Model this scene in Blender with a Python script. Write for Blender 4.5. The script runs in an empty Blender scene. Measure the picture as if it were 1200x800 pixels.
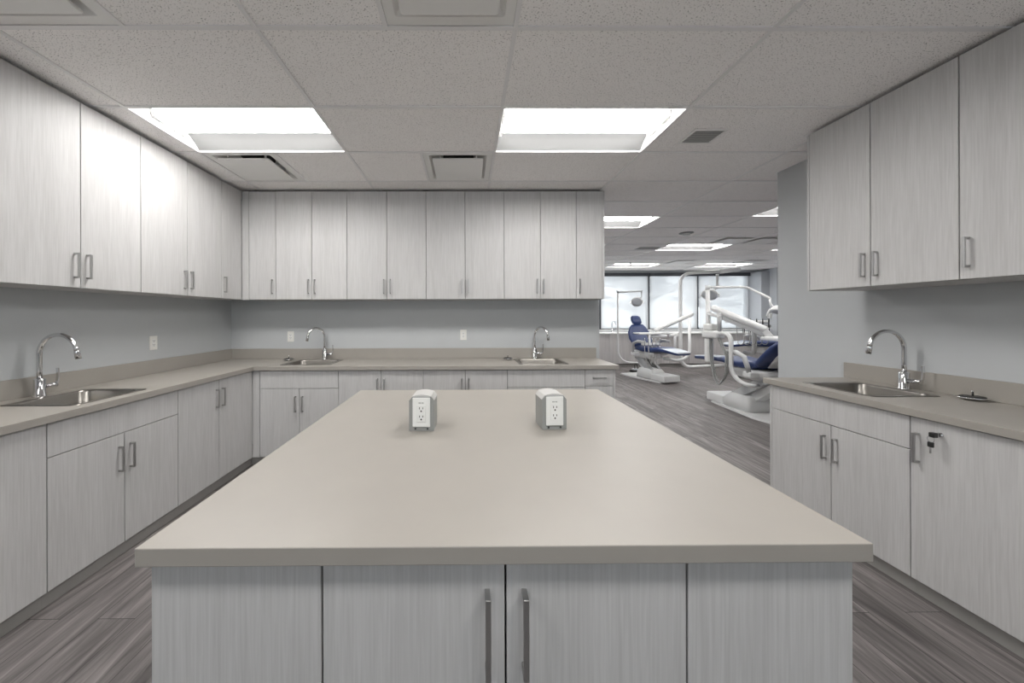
import bpy, bmesh, math, random
from mathutils import Vector, Matrix

S = bpy.context.scene
COL = S.collection
random.seed(7)
PI = math.pi

# ------------------------------------------------------------------ levels
CAM = 1.468                 # eye height
CEIL = CAM + 1.357
CT = CAM - 0.489            # worktop height (0.979)
CTH = 0.040
KICK = 0.084
UB = CAM + 0.178            # underside of the upper cabinets
UT = CAM + 1.334
XL, XR, YB = -2.72, 2.97, 3.96

# ------------------------------------------------------------------ materials
def mat(name):
    m = bpy.data.materials.new(name)
    m.use_nodes = True
    nt = m.node_tree
    return m, nt, nt.nodes['Principled BSDF']

def plain(name, col, rough=0.5, metal=0.0, spec=0.5, coat=0.0, var=0.03):
    m, nt, b = mat(name)
    b.inputs['Roughness'].default_value = rough
    b.inputs['Metallic'].default_value = metal
    b.inputs['Specular IOR Level'].default_value = spec
    b.inputs['Coat Weight'].default_value = coat
    g = nt.nodes.new('ShaderNodeNewGeometry')
    n = nt.nodes.new('ShaderNodeTexNoise')
    n.inputs['Scale'].default_value = 6.0
    n.inputs['Detail'].default_value = 3.0
    r = nt.nodes.new('ShaderNodeValToRGB')
    r.color_ramp.elements[0].position = 0.3
    r.color_ramp.elements[1].position = 0.7
    r.color_ramp.elements[0].color = tuple(c * (1 - var) for c in col) + (1,)
    r.color_ramp.elements[1].color = tuple(min(1, c * (1 + var)) for c in col) + (1,)
    nt.links.new(g.outputs['Position'], n.inputs['Vector'])
    nt.links.new(n.outputs['Fac'], r.inputs['Fac'])
    nt.links.new(r.outputs['Color'], b.inputs['Base Color'])
    return m

def laminate(name, lo, hi, sxy=170.0, sz=5.0, rough=0.5):
    """pale laminate: fine vertical grain over a broad soft cloudiness"""
    m, nt, b = mat(name)
    L = nt.links.new
    b.inputs['Roughness'].default_value = rough
    b.inputs['Specular IOR Level'].default_value = 0.35
    g = nt.nodes.new('ShaderNodeNewGeometry')
    def layer(scale, detail, dist):
        mp = nt.nodes.new('ShaderNodeMapping'); mp.inputs['Scale'].default_value = scale
        n = nt.nodes.new('ShaderNodeTexNoise'); n.inputs['Scale'].default_value = 1.0
        n.inputs['Detail'].default_value = detail; n.inputs['Distortion'].default_value = dist
        L(g.outputs['Position'], mp.inputs['Vector']); L(mp.outputs['Vector'], n.inputs['Vector'])
        return n.outputs['Fac']
    fine = layer((sxy, sxy, sz), 4, .4)
    wide = layer((sxy * .085, sxy * .085, sz * .16), 3, 1.2)
    mx = nt.nodes.new('ShaderNodeMath'); mx.operation = 'MULTIPLY_ADD'; mx.inputs[1].default_value = .55
    L(wide, mx.inputs[0]); L(fine, mx.inputs[2])
    r = nt.nodes.new('ShaderNodeValToRGB')
    r.color_ramp.elements[0].position = 0.55; r.color_ramp.elements[1].position = 0.98
    r.color_ramp.elements[0].color = lo + (1,); r.color_ramp.elements[1].color = hi + (1,)
    L(mx.outputs[0], r.inputs['Fac']); L(r.outputs['Color'], b.inputs['Base Color'])
    return m

def floor_mat():
    """grey wood look vinyl planks running away from the camera"""
    m, nt, b = mat('vinyl_planks')
    L = nt.links.new
    b.inputs['Roughness'].default_value = 0.5
    b.inputs['Specular IOR Level'].default_value = 0.4
    g = nt.nodes.new('ShaderNodeNewGeometry')
    rot = nt.nodes.new('ShaderNodeMapping')
    rot.inputs['Rotation'].default_value = (0, 0, PI / 2)
    br = nt.nodes.new('ShaderNodeTexBrick')
    br.inputs['Scale'].default_value = 1.0
    br.inputs['Brick Width'].default_value = 1.22
    br.inputs['Row Height'].default_value = 0.18
    br.inputs['Mortar Size'].default_value = 0.0016
    br.inputs['Color1'].default_value = (0, 0, 0, 1)
    br.inputs['Color2'].default_value = (1, 1, 1, 1)
    br.inputs['Mortar'].default_value = (0.5, 0.5, 0.5, 1)
    br.offset = 0.37
    L(g.outputs['Position'], rot.inputs['Vector']); L(rot.outputs['Vector'], br.inputs['Vector'])
    # grain: stretched along the plank, shifted per plank
    sh = nt.nodes.new('ShaderNodeVectorMath'); sh.operation = 'MULTIPLY_ADD'
    sh.inputs[1].default_value = (7.3, 3.1, 0)
    L(br.outputs['Color'], sh.inputs[0]); L(g.outputs['Position'], sh.inputs[2])
    mp = nt.nodes.new('ShaderNodeMapping'); mp.inputs['Scale'].default_value = (10, .85, 1)
    L(sh.outputs[0], mp.inputs['Vector'])
    n = nt.nodes.new('ShaderNodeTexNoise')
    n.inputs['Scale'].default_value = 1.0; n.inputs['Detail'].default_value = 9
    n.inputs['Roughness'].default_value = 0.62; n.inputs['Distortion'].default_value = 2.6
    L(mp.outputs['Vector'], n.inputs['Vector'])
    r = nt.nodes.new('ShaderNodeValToRGB')
    e = r.color_ramp.elements
    e[0].position = 0.28; e[0].color = (0.055, 0.049, 0.048, 1)
    e[1].position = 0.74; e[1].color = (0.29, 0.265, 0.26, 1)
    k = r.color_ramp.elements.new(0.5); k.color = (0.150, 0.136, 0.133, 1)
    L(n.outputs['Fac'], r.inputs['Fac'])
    # per plank tone
    tone = nt.nodes.new('ShaderNodeMapRange')
    tone.inputs['To Min'].default_value = 0.86; tone.inputs['To Max'].default_value = 1.16
    L(br.outputs['Color'], tone.inputs['Value'])
    mul = nt.nodes.new('ShaderNodeVectorMath'); mul.operation = 'SCALE'
    L(r.outputs['Color'], mul.inputs[0]); L(tone.outputs['Result'], mul.inputs['Scale'])
    mx = nt.nodes.new('ShaderNodeMix'); mx.data_type = 'RGBA'
    mx.inputs['B'].default_value = (0.03, 0.027, 0.026, 1)
    L(br.outputs['Fac'], mx.inputs['Factor']); L(mul.outputs[0], mx.inputs['A'])
    L(mx.outputs['Result'], b.inputs['Base Color'])
    return m

def tile_mat():
    """mineral fibre tile with fine dark pits"""
    m, nt, b = mat('mineral_fibre_tile')
    L = nt.links.new
    b.inputs['Roughness'].default_value = 0.9
    b.inputs['Specular IOR Level'].default_value = 0.1
    g = nt.nodes.new('ShaderNodeNewGeometry')
    n = nt.nodes.new('ShaderNodeTexNoise')
    n.inputs['Scale'].default_value = 165; n.inputs['Detail'].default_value = 2; n.inputs['Roughness'].default_value = 0.6
    L(g.outputs['Position'], n.inputs['Vector'])
    r = nt.nodes.new('ShaderNodeValToRGB')
    e = r.color_ramp.elements
    e[0].position = 0.335; e[0].color = (0.12, 0.105, 0.10, 1)
    e[1].position = 0.38; e[1].color = (0.93, 0.905, 0.89, 1)
    L(n.outputs['Fac'], r.inputs['Fac'])
    L(r.outputs['Color'], b.inputs['Base Color'])
    bp = nt.nodes.new('ShaderNodeBump'); bp.inputs['Strength'].default_value = 0.25; bp.inputs['Distance'].default_value = 0.002
    L(n.outputs['Fac'], bp.inputs['Height']); L(bp.outputs['Normal'], b.inputs['Normal'])
    return m

def steel(name, col, rough, var=0.06):
    m = plain(name, col, rough, 1.0, var=var)
    return m

def emit(name, col, strength):
    m, nt, b = mat(name)
    b.inputs['Base Color'].default_value = (0.8, 0.8, 0.8, 1)
    b.inputs['Emission Color'].default_value = col + (1,)
    b.inputs['Emission Strength'].default_value = strength
    return m

def blind_mat():
    """sheer roller shade: mostly diffusing cloth with open weave"""
    m, nt, b = mat('shade_cloth')
    L = nt.links.new
    nt.nodes.remove(b)
    out = nt.nodes['Material Output']
    g = nt.nodes.new('ShaderNodeNewGeometry')
    n = nt.nodes.new('ShaderNodeTexNoise'); n.inputs['Scale'].default_value = 3; n.inputs['Detail'].default_value = 4
    r = nt.nodes.new('ShaderNodeValToRGB')
    r.color_ramp.elements[0].color = (0.86, 0.865, 0.875, 1); r.color_ramp.elements[1].color = (0.93, 0.935, 0.94, 1)
    L(g.outputs['Position'], n.inputs['Vector']); L(n.outputs['Fac'], r.inputs['Fac'])
    tl = nt.nodes.new('ShaderNodeBsdfTranslucent'); df = nt.nodes.new('ShaderNodeBsdfDiffuse'); tp = nt.nodes.new('ShaderNodeBsdfTransparent'); tp.inputs['Color'].default_value = (.9, .9, .9, 1)
    L(r.outputs['Color'], tl.inputs['Color']); L(r.outputs['Color'], df.inputs['Color'])
    a = nt.nodes.new('ShaderNodeMixShader'); a.inputs[0].default_value = 0.35
    L(tl.outputs[0], a.inputs[1]); L(df.outputs[0], a.inputs[2])
    c = nt.nodes.new('ShaderNodeMixShader'); c.inputs[0].default_value = 0.4
    L(a.outputs[0], c.inputs[1]); L(tp.outputs[0], c.inputs[2])
    L(c.outputs[0], out.inputs['Surface'])
    return m

def glass_mat():
    m, nt, b = mat('window_glass')
    L = nt.links.new
    nt.nodes.remove(b)
    out = nt.nodes['Material Output']
    tp = nt.nodes.new('ShaderNodeBsdfTransparent'); tp.inputs['Color'].default_value = (0.93, 0.96, 0.97, 1)
    gl = nt.nodes.new('ShaderNodeBsdfGlossy'); gl.inputs['Roughness'].default_value = 0.02
    fr = nt.nodes.new('ShaderNodeFresnel'); fr.inputs['IOR'].default_value = 1.45
    mx = nt.nodes.new('ShaderNodeMixShader')
    L(fr.outputs[0], mx.inputs[0]); L(tp.outputs[0], mx.inputs[1]); L(gl.outputs[0], mx.inputs[2])
    L(mx.outputs[0], out.inputs['Surface'])
    return m

M = {}
M['lam'] = laminate('pale_oak_laminate', (0.485, 0.477, 0.472), (0.572, 0.564, 0.560))
M['lam_in'] = plain('cabinet_carcass', (0.16, 0.155, 0.15), 0.7)  # colour darkened so the gaps between doors look shaded
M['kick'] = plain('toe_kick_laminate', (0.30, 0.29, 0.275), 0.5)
M['top'] = plain('taupe_worktop', (0.345, 0.322, 0.291), 0.4, var=0.02)
M['wall'] = plain('pale_blue_grey_paint', (0.49, 0.505, 0.515), 0.75, spec=0.25, var=0.01)
M['wall2'] = plain('grey_paint', (0.52, 0.54, 0.57), 0.75, spec=0.25, var=0.01)
M['wall3'] = plain('dark_grey_paint', (0.33, 0.34, 0.36), 0.75, spec=0.25, var=0.01)
M['floor'] = floor_mat()
M['tile'] = tile_mat()
M['grid'] = plain('ceiling_grid_paint', (0.80, 0.785, 0.78), 0.5, var=0.01)
M['plenum'] = plain('dark_plenum', (0.05, 0.05, 0.05), 0.9)
M['refl'] = plain('matte_reflector', (0.20, 0.20, 0.20), 0.6, var=0.01)
M['white'] = plain('white_enamel', (0.80, 0.80, 0.79), 0.45, var=0.01)
M['plaque'] = plain('diffuser_enamel', (0.80, 0.79, 0.77), 0.45, var=0.01)
M['plastic'] = plain('white_plastic', (0.80, 0.80, 0.78), 0.35, var=0.01)
M['ivory'] = plain('ivory_plastic', (0.78, 0.77, 0.73), 0.4, var=0.01)
M['grey_pl'] = plain('grey_plastic', (0.29, 0.295, 0.285), 0.45, var=0.01)
M['lgrey_pl'] = plain('light_grey_plastic', (0.56, 0.55, 0.535), 0.4, var=0.01)
M['black'] = plain('black_plastic', (0.018, 0.018, 0.018), 0.4)
M['dark'] = plain('dark_slot', (0.03, 0.03, 0.03), 0.6)
M['chrome'] = steel('polished_chrome', (0.72, 0.72, 0.73), 0.08, 0.0)
M['nickel'] = steel('brushed_nickel', (0.47, 0.465, 0.46), 0.36)
M['steel'] = steel('brushed_steel', (0.27, 0.255, 0.235), 0.33)
M['lens'] = emit('light_lens', (1.0, 0.985, 0.96), 10.4)
M['navy'] = plain('navy_upholstery', (0.025, 0.045, 0.14), 0.38, var=0.06)
M['clear'] = plain('clear_vinyl_cover', (0.62, 0.66, 0.72), 0.15, var=0.05)
M['dental'] = plain('dental_enamel', (0.74, 0.74, 0.735), 0.35, var=0.01)
M['dental2'] = plain('dental_grey_enamel', (0.47, 0.475, 0.48), 0.4, var=0.01)
M['cabfar'] = laminate('far_cabinet_laminate', (0.42, 0.40, 0.40), (0.54, 0.52, 0.515), 60, 2)
M['blind'] = blind_mat()
M['glass'] = glass_mat()
M['frame'] = plain('dark_aluminium', (0.05, 0.055, 0.065), 0.45)
M['alu'] = plain('silver_aluminium', (0.55, 0.57, 0.60), 0.4)
M['snow'] = plain('snowy_ground', (0.80, 0.82, 0.85), 0.8)
M['bark'] = plain('frosted_bark', (0.30, 0.31, 0.33), 0.9, var=0.2)

# ------------------------------------------------------------------ mesh helpers
def box(bm, x0, x1, y0, y1, z0, z1, bev=0.0, seg=1):
    if x1 < x0: x0, x1 = x1, x0
    if y1 < y0: y0, y1 = y1, y0
    if z1 < z0: z0, z1 = z1, z0
    v = [bm.verts.new(p) for p in ((x0, y0, z0), (x1, y0, z0), (x1, y1, z0), (x0, y1, z0),
                                   (x0, y0, z1), (x1, y0, z1), (x1, y1, z1), (x0, y1, z1))]
    fs = [bm.faces.new([v[i] for i in q]) for q in
          ((3, 2, 1, 0), (4, 5, 6, 7), (0, 1, 5, 4), (1, 2, 6, 5), (2, 3, 7, 6), (3, 0, 4, 7))]
    if bev > 0:
        es = set(e for f in fs for e in f.edges)
        bmesh.ops.bevel(bm, geom=list(es), offset=bev, segments=seg, affect='EDGES', profile=0.5)

def frames(pts):
    """parallel transport frames along a polyline"""
    pts = [Vector(p) for p in pts]
    T = []
    for i in range(len(pts)):
        a = pts[max(0, i - 1)]; b = pts[min(len(pts) - 1, i + 1)]
        T.append((b - a).normalized())
    up = Vector((0, 0, 1)) if abs(T[0].z) < 0.9 else Vector((1, 0, 0))
    n = (up - T[0] * up.dot(T[0])).normalized()
    out = []
    for i, t in enumerate(T):
        if i:
            n = (n - t * n.dot(t))
            n = n.normalized() if n.length > 1e-6 else Vector((1, 0, 0))
        out.append((pts[i], t, n, t.cross(n)))
    return out

def tube(bm, pts, r, sides=12, caps=True):
    fr = frames(pts)
    rs = r if isinstance(r, (list, tuple)) else [r] * len(fr)
    rings = []
    for (p, t, n, b), q in zip(fr, rs):
        rings.append([bm.verts.new(p + (n * math.cos(2 * PI * k / sides) + b * math.sin(2 * PI * k / sides)) * q) for k in range(sides)])
    for i in range(len(rings) - 1):
        for k in range(sides):
            k2 = (k + 1) % sides
            f = bm.faces.new((rings[i][k], rings[i][k2], rings[i + 1][k2], rings[i + 1][k])); f.smooth = True
    if caps:
        bm.faces.new(list(reversed(rings[0]))); bm.faces.new(rings[-1])

def rect_tube(bm, pts, w, h, bev=0.0):
    """rectangular bar along a polyline: w across (binormal), h along the frame normal"""
    fr = frames(pts)
    rings = []
    for p, t, n, b in fr:
        rings.append([bm.verts.new(p + b * sx * w / 2 + n * sy * h / 2) for sx, sy in ((-1, -1), (1, -1), (1, 1), (-1, 1))])
    for i in range(len(rings) - 1):
        for k in range(4):
            k2 = (k + 1) % 4
            bm.faces.new((rings[i][k], rings[i][k2], rings[i + 1][k2], rings[i + 1][k]))
    bm.faces.new(list(reversed(rings[0]))); bm.faces.new(rings[-1])

def lathe(bm, prof, c=(0, 0, 0), axis=(0, 0, 1), sides=24):
    """profile of (radius, height) round an axis"""
    c = Vector(c); a = Vector(axis).normalized()
    u = a.orthogonal().normalized(); w = a.cross(u)
    rings = []
    for r, h in prof:
        if r < 1e-6:
            rings.append([bm.verts.new(c + a * h)])
        else:
            rings.append([bm.verts.new(c + a * h + (u * math.cos(2 * PI * k / sides) + w * math.sin(2 * PI * k / sides)) * r) for k in range(sides)])
    for i in range(len(rings) - 1):
        A, B = rings[i], rings[i + 1]
        for k in range(sides):
            k2 = (k + 1) % sides
            if len(A) == 1 and len(B) == 1: continue
            if len(A) == 1: f = bm.faces.new((A[0], B[k2], B[k]))
            elif len(B) == 1: f = bm.faces.new((A[k], A[k2], B[0]))
            else: f = bm.faces.new((A[k], A[k2], B[k2], B[k]))
            f.smooth = True
    if len(rings[0]) > 1: bm.faces.new(list(reversed(rings[0])))
    if len(rings[-1]) > 1: bm.faces.new(rings[-1])

def rrect(cx, cy, hx, hy, r, z, n=6):
    out = []
    for sx, sy, a0 in ((1, 1, 0), (-1, 1, PI / 2), (-1, -1, PI), (1, -1, 3 * PI / 2)):
        for k in range(n + 1):
            a = a0 + (PI / 2) * k / n
            out.append(Vector((cx + sx * (hx - r) + r * math.cos(a), cy + sy * (hy - r) + r * math.sin(a), z)))
    return out

def loft(bm, loops, cap0=False, cap1=False, smooth=True):
    R = [[bm.verts.new(p) for p in lp] for lp in loops]
    n = len(R[0])
    for i in range(len(R) - 1):
        for k in range(n):
            k2 = (k + 1) % n
            f = bm.faces.new((R[i][k], R[i][k2], R[i + 1][k2], R[i + 1][k])); f.smooth = smooth
    if cap0: bm.faces.new(list(reversed(R[0])))
    if cap1: bm.faces.new(R[-1])

def prism(bm, poly, axis, a0, a1):
    """extrude a 2D polygon along axis 'x','y' or 'z'"""
    def P(u, v, a):
        return {'x': (a, u, v), 'y': (u, a, v), 'z': (u, v, a)}[axis]
    A = [bm.verts.new(P(u, v, a0)) for u, v in poly]
    B = [bm.verts.new(P(u, v, a1)) for u, v in poly]
    n = len(poly)
    for k in range(n):
        k2 = (k + 1) % n
        bm.faces.new((A[k], A[k2], B[k2], B[k]))
    bm.faces.new(list(reversed(A))); bm.faces.new(B)

def cells(bm, xs, ys, z0, z1, keep):
    """slab built from grid cells, closed sides only where a neighbour is missing"""
    nx, ny = len(xs) - 1, len(ys) - 1
    K = [[keep((xs[i] + xs[i + 1]) / 2, (ys[j] + ys[j + 1]) / 2) for j in range(ny)] for i in range(nx)]
    V = {}
    def v(i, j, t):
        if (i, j, t) not in V:
            V[(i, j, t)] = bm.verts.new((xs[i], ys[j], z1 if t else z0))
        return V[(i, j, t)]
    def k(i, j): return 0 <= i < nx and 0 <= j < ny and K[i][j]
    for i in range(nx):
        for j in range(ny):
            if not K[i][j]: continue
            bm.faces.new((v(i, j, 1), v(i + 1, j, 1), v(i + 1, j + 1, 1), v(i, j + 1, 1)))
            bm.faces.new((v(i, j + 1, 0), v(i + 1, j + 1, 0), v(i + 1, j, 0), v(i, j, 0)))
            if not k(i - 1, j): bm.faces.new((v(i, j + 1, 0), v(i, j, 0), v(i, j, 1), v(i, j + 1, 1)))
            if not k(i + 1, j): bm.faces.new((v(i + 1, j, 0), v(i + 1, j + 1, 0), v(i + 1, j + 1, 1), v(i + 1, j, 1)))
            if not k(i, j - 1): bm.faces.new((v(i, j, 0), v(i + 1, j, 0), v(i + 1, j, 1), v(i, j, 1)))
            if not k(i, j + 1): bm.faces.new((v(i + 1, j + 1, 0), v(i, j + 1, 0), v(i, j + 1, 1), v(i + 1, j + 1, 1)))

# ------------------------------------------------------------------ object helpers
def origin(p):
    o = Vector((0, 0, 0))
    while p is not None:
        o += p.location; p = p.parent
    return o

def obj(name, bm, m, parent=None, label=None, local=False, fix=True):
    """link a bmesh as ONE mesh object; coordinates are world ones unless local"""
    if fix: bmesh.ops.recalc_face_normals(bm, faces=bm.faces)
    me = bpy.data.meshes.new(name)
    if local or not bm.verts:
        loc = Vector((0, 0, 0))
    else:
        xs = [v.co.x for v in bm.verts]; ys = [v.co.y for v in bm.verts]; zs = [v.co.z for v in bm.verts]
        loc = Vector(((min(xs) + max(xs)) / 2, (min(ys) + max(ys)) / 2, min(zs)))
        bmesh.ops.translate(bm, verts=bm.verts, vec=-loc)
    bm.to_mesh(me); bm.free()
    me.materials.append(m)
    o = bpy.data.objects.new(name, me)
    COL.objects.link(o)
    if parent is not None:
        o.parent = parent
        o.location = loc - (Vector((0, 0, 0)) if local else origin(parent))
    else:
        o.location = loc
    if label: o['label'] = label
    return o

def tag(o, label, cat, group=None):
    o['label'] = label; o['category'] = cat
    if group: o['group'] = group
    return o

def thing(name, loc, label, cat, group=None, rz=0.0):
    o = bpy.data.objects.new(name, None)
    o.empty_display_size = 0.1
    COL.objects.link(o)
    o.location = loc; o.rotation_euler = (0, 0, rz)
    return tag(o, label, cat, group)

def struct(name, bm, m, parent=None):
    o = obj(name, bm, m, parent)
    o['kind'] = 'structure'
    return o

def B(): return bmesh.new()

def copy_tree(o, parent=None):
    c = o.copy(); COL.objects.link(c); c.parent = parent
    for ch in list(o.children): copy_tree(ch, c)
    return c

# ------------------------------------------------------------------ room shell
bm = B(); box(bm, -2.9, 9.2, -4.4, 10.7, -0.06, 0.0); struct('floor', bm, M['floor'])
bm = B(); box(bm, XL - 0.12, XL, -4.2, YB + 0.12, 0, CEIL + 0.2); struct('wall_left', bm, M['wall'])
bm = B(); box(bm, XL, 1.54, YB, YB + 0.12, 0, CEIL + 0.2); struct('wall_back', bm, M['wall'])
bm = B(); box(bm, XR, XR + 0.13, -4.2, 3.24, 0, CEIL + 0.2); struct('wall_right', bm, M['wall'])
bm = B()
FW = [XL - 0.12, -2.3, 0.02, 0.24, 2.56, XR + 0.13]
for q in ((FW[0], FW[5], 0, .85), (FW[0], FW[5], 2.62, CEIL + 0.2), (FW[0], FW[1], .85, 2.62), (FW[2], FW[3], .85, 2.62), (FW[4], FW[5], .85, 2.62)):
    box(bm, q[0], q[1], -4.36, -4.2, q[2], q[3])
struct('wall_front', bm, M['wall'])
for i, (a0, a1) in enumerate(((FW[1], FW[2]), (FW[3], FW[4]))):  # unseen windows behind the camera, added for daylight on ceiling and island front
    bm = B()
    for q in ((a0, a0 + .05, .85, 2.62), (a1 - .05, a1, .85, 2.62), (a0 + .05, a1 - .05, .85, .90), (a0 + .05, a1 - .05, 2.57, 2.62)):
        box(bm, q[0], q[1], -4.32, -4.24, q[2], q[3])
    w = struct('window_%d' % (i + 5), bm, M['frame'])
    bm = B(); box(bm, a0 + .05, a1 - .05, -4.283, -4.277, .90, 2.57); obj('pane', bm, M['glass'], w)
bm = B(); box(bm, 0.38, 0.5, YB + 0.12, 10.62, 0, CEIL + 0.2); struct('wall_clinic_left', bm, M['wall2'])
bm = B(); box(bm, XR + 0.13, 8.88, 1.2, 1.32, 0, CEIL + 0.2); struct('wall_clinic_front', bm, M['wall2'])
bm = B(); box(bm, 8.88, 9.0, 1.2, 9.72, 0, CEIL + 0.2); struct('wall_clinic_right', bm, M['wall3'])
bm = B(); box(bm, 8.88, 9.0, 9.72, 10.50, 0, CEIL + 0.2); struct('wall_clinic_corner', bm, M['wall2'])

# ------------------------------------------------------------------ ceiling
GX0, GP, GZ0, GR = 0.233, 1.2192, 2.215, 0.6096
gx = lambda k: GX0 + GP * k
gy = lambda k: GZ0 + GR * k
LIGHTS = [  # column, row, label
    (-2, 0, 'lit ceiling light panel above the left upper cabinets'),
    (0, 0, 'lit ceiling light panel above the middle of the island'),
    (1, 4, 'lit ceiling light panel just past the end of the back upper cabinets'),
    (3, 3, 'lit ceiling light panel half hidden by the far end of the right wall'),
    (1, 7, 'sliver of lit ceiling light panel low beside the back upper cabinets'),
    (3, 7, 'lit ceiling light panel in the clinic, third row from the windows, fully in view'),
    (5, 7, 'tip of lit ceiling light panel beside the right wall end'),
    (3, 11, 'lit ceiling light panel near the blinds, left one of the last pair'),
    (5, 11, 'lit ceiling light panel near the blinds, right one of the last pair'),
    (-2, -4, 'ceiling light panel behind the camera on the left'),
    (0, -4, 'ceiling light panel behind the camera on the right'),
]
DIFF = [  # x0, row, label
    (gx(0) - GR, 1, 'square white ceiling diffuser between the two lit panels and the back cabinets'),
    (gx(-2), 1, 'square white ceiling diffuser in the corner over the left cabinets'),
    (gx(0) - GR, -2, 'large square ceiling diffuser at the top edge above the island'),
    (gx(-2), -2, 'square ceiling diffuser at the top left corner of the view'),
    (gx(4) - GR, 6, 'white ceiling diffuser with dark slot touching the fully seen clinic light'),
    (gx(4), 6, 'ceiling diffuser with dark slot next to the right wall end'),
    (gx(4), 10, 'small looking ceiling diffuser between the two farthest clinic lights'),
    (gx(5) + GR, 10, 'ceiling diffuser behind the right one of the last pair of lights'),
]
holes = [(gx(c), gx(c + 1), gy(r), gy(r + 1)) for c, r, _ in LIGHTS] + [(x, x + GR, gy(r), gy(r + 1)) for x, r, _ in DIFF]
xs = sorted(set([XL - 0.1, 9.0] + [round(gx(k), 5) for k in range(-2, 8)] + [round(gx(k) + GR, 5) for k in range(-2, 7)]))
ys = sorted(set([-4.3] + [round(gy(k), 5) for k in range(-10, 14)] + [10.62]))
ys = [y for y in ys if -4.3 <= y <= 10.62]
def solid(x, y): return not any(a < x < b and c < y < d for a, b, c, d in holes)
bm = B(); cells(bm, xs, ys, CEIL, CEIL + 0.02, solid); struct('ceiling', bm, M['tile'])
bm = B(); box(bm, XL - 0.12, 9.0, -4.36, 10.62, CEIL + 0.2, CEIL + 0.24); struct('ceiling_deck', bm, M['plenum'])
# exposed tee grid: one bar mesh for the whole suspended ceiling
bm = B()
BW, BZ = 0.011, 0.007
for k in range(-2, 8):
    box(bm, gx(k) - BW, gx(k) + BW, -4.19, 10.5, CEIL - BZ, CEIL - 0.0002)
for k in range(-10, 14):
    y = gy(k)
    if y > 10.4: continue
    for c in range(-3, 8):
        a = max(XL, gx(c) + BW); b = min(8.88, gx(c + 1) - BW)
        if b > a: box(bm, a, b, y - BW, y + BW, CEIL - BZ, CEIL - 0.0002)
for x, r, _ in DIFF:
    e = x if abs((x - GX0) / GP - round((x - GX0) / GP)) > 0.1 else x + GR
    box(bm, e - BW, e + BW, gy(r) + BW, gy(r + 1) - BW, CEIL - BZ, CEIL - 0.0002)
struct('trim_1', bm, M['grid'])

def troffer(c, r, label):
    x0, x1, y0, y1 = gx(c) + 0.013, gx(c + 1) - 0.013, gy(r) + 0.013, gy(r + 1) - 0.013
    t = thing('ceiling_light', ((x0 + x1) / 2, (y0 + y1) / 2, CEIL), label, 'ceiling light', 'recessed ceiling light panels')
    # housing: open box above the ceiling
    bm = B(); h = 0.11
    for a in ((x0, x0 + .002, y0, y1), (x1 - .002, x1, y0, y1), (x0, x1, y0, y0 + .002), (x0, x1, y1 - .002, y1)):
        box(bm, *a, CEIL + .0005, CEIL + h)
    box(bm, x0, x1, y0, y1, CEIL + h, CEIL + h + .004)
    obj('housing', bm, M['white'], t)
    # curved reflectors at the near and far side
    for s in (0, 1):
        bm = B(); lo = []; n = 8
        for k in range(n + 1):
            u = k / n
            yy = .004 + .135 * u; zz = .004 + .078 * math.sin(u * PI / 2)
            y = y0 + yy if s == 0 else y1 - yy
            lo.append((y, CEIL + zz))
        lo2 = [(a, b + .003) for a, b in reversed(lo)]
        prism(bm, lo + lo2, 'x', x0 + .004, x1 - .004)
        obj('reflector', bm, M['refl'], t)
    # lens basket
    bm = B(); pts = []; ya, yb = y0 + .135, y1 - .135
    for k in range(13):
        u = k / 12
        pts.append((ya + (yb - ya) * u, CEIL + .078 - .048 * math.sin(PI * u)))
    prism(bm, pts + [(yb, CEIL + .095), (ya, CEIL + .095)], 'x', x0 + .03, x1 - .03)
    obj('lens', bm, M['lens'], t, label='glowing white lens')
    # end caps
    for a, b in ((x0 + .004, x0 + .028), (x1 - .028, x1 - .004)):
        bm = B()
        prism(bm, [(y0 + .14, CEIL + .09), (y0 + .16, CEIL + .035), (y1 - .16, CEIL + .035), (y1 - .14, CEIL + .09)], 'x', a, b)
        obj('end_cap', bm, M['white'], t)
for a in LIGHTS: troffer(*a)

def diffuser(x, r, label):
    x0, x1, y0, y1 = x + .012, x + GR - .012, gy(r) + .012, gy(r + 1) - .012
    cx, cy = (x0 + x1) / 2, (y0 + y1) / 2
    t = thing('air_diffuser', (cx, cy, CEIL), label, 'air vent', 'square plaque diffusers in the ceiling')
    H = (x1 - x0) / 2
    bm = B()   # sloping pan
    loft(bm, [rrect(cx, cy, H, H, .004, CEIL - .002, 2), rrect(cx, cy, H - .045, H - .045, .01, CEIL - .001, 2),
              rrect(cx, cy, H - .10, H - .10, .02, CEIL + .05, 2), rrect(cx, cy, .13, .13, .1, CEIL + .10, 2)], smooth=False)
    obj('pan', bm, M['plaque'], t)
    bm = B(); lathe(bm, [(.14, .09), (.14, .17), (.0, .17)], (cx, cy, CEIL)); obj('duct_neck', bm, M['dark'], t)
    bm = B(); P = H - .075
    loft(bm, [rrect(cx, cy, P - .006, P - .006, .012, CEIL - .022, 3), rrect(cx, cy, P, P, .014, CEIL - .019, 3),
              rrect(cx, cy, P, P, .014, CEIL - .012, 3)], cap0=True, cap1=True, smooth=False)
    obj('plaque', bm, M['plaque'], t)
    for sx in (-1, 1):
        for sy in (-1, 1):
            bm = B(); box(bm, cx + sx * .16 - .006, cx + sx * .16 + .006, cy + sy * .16 - .006, cy + sy * .16 + .006, CEIL - .012, CEIL + .08)
            obj('hanger', bm, M['grid'], t)
for a in DIFF: diffuser(*a)

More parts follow.
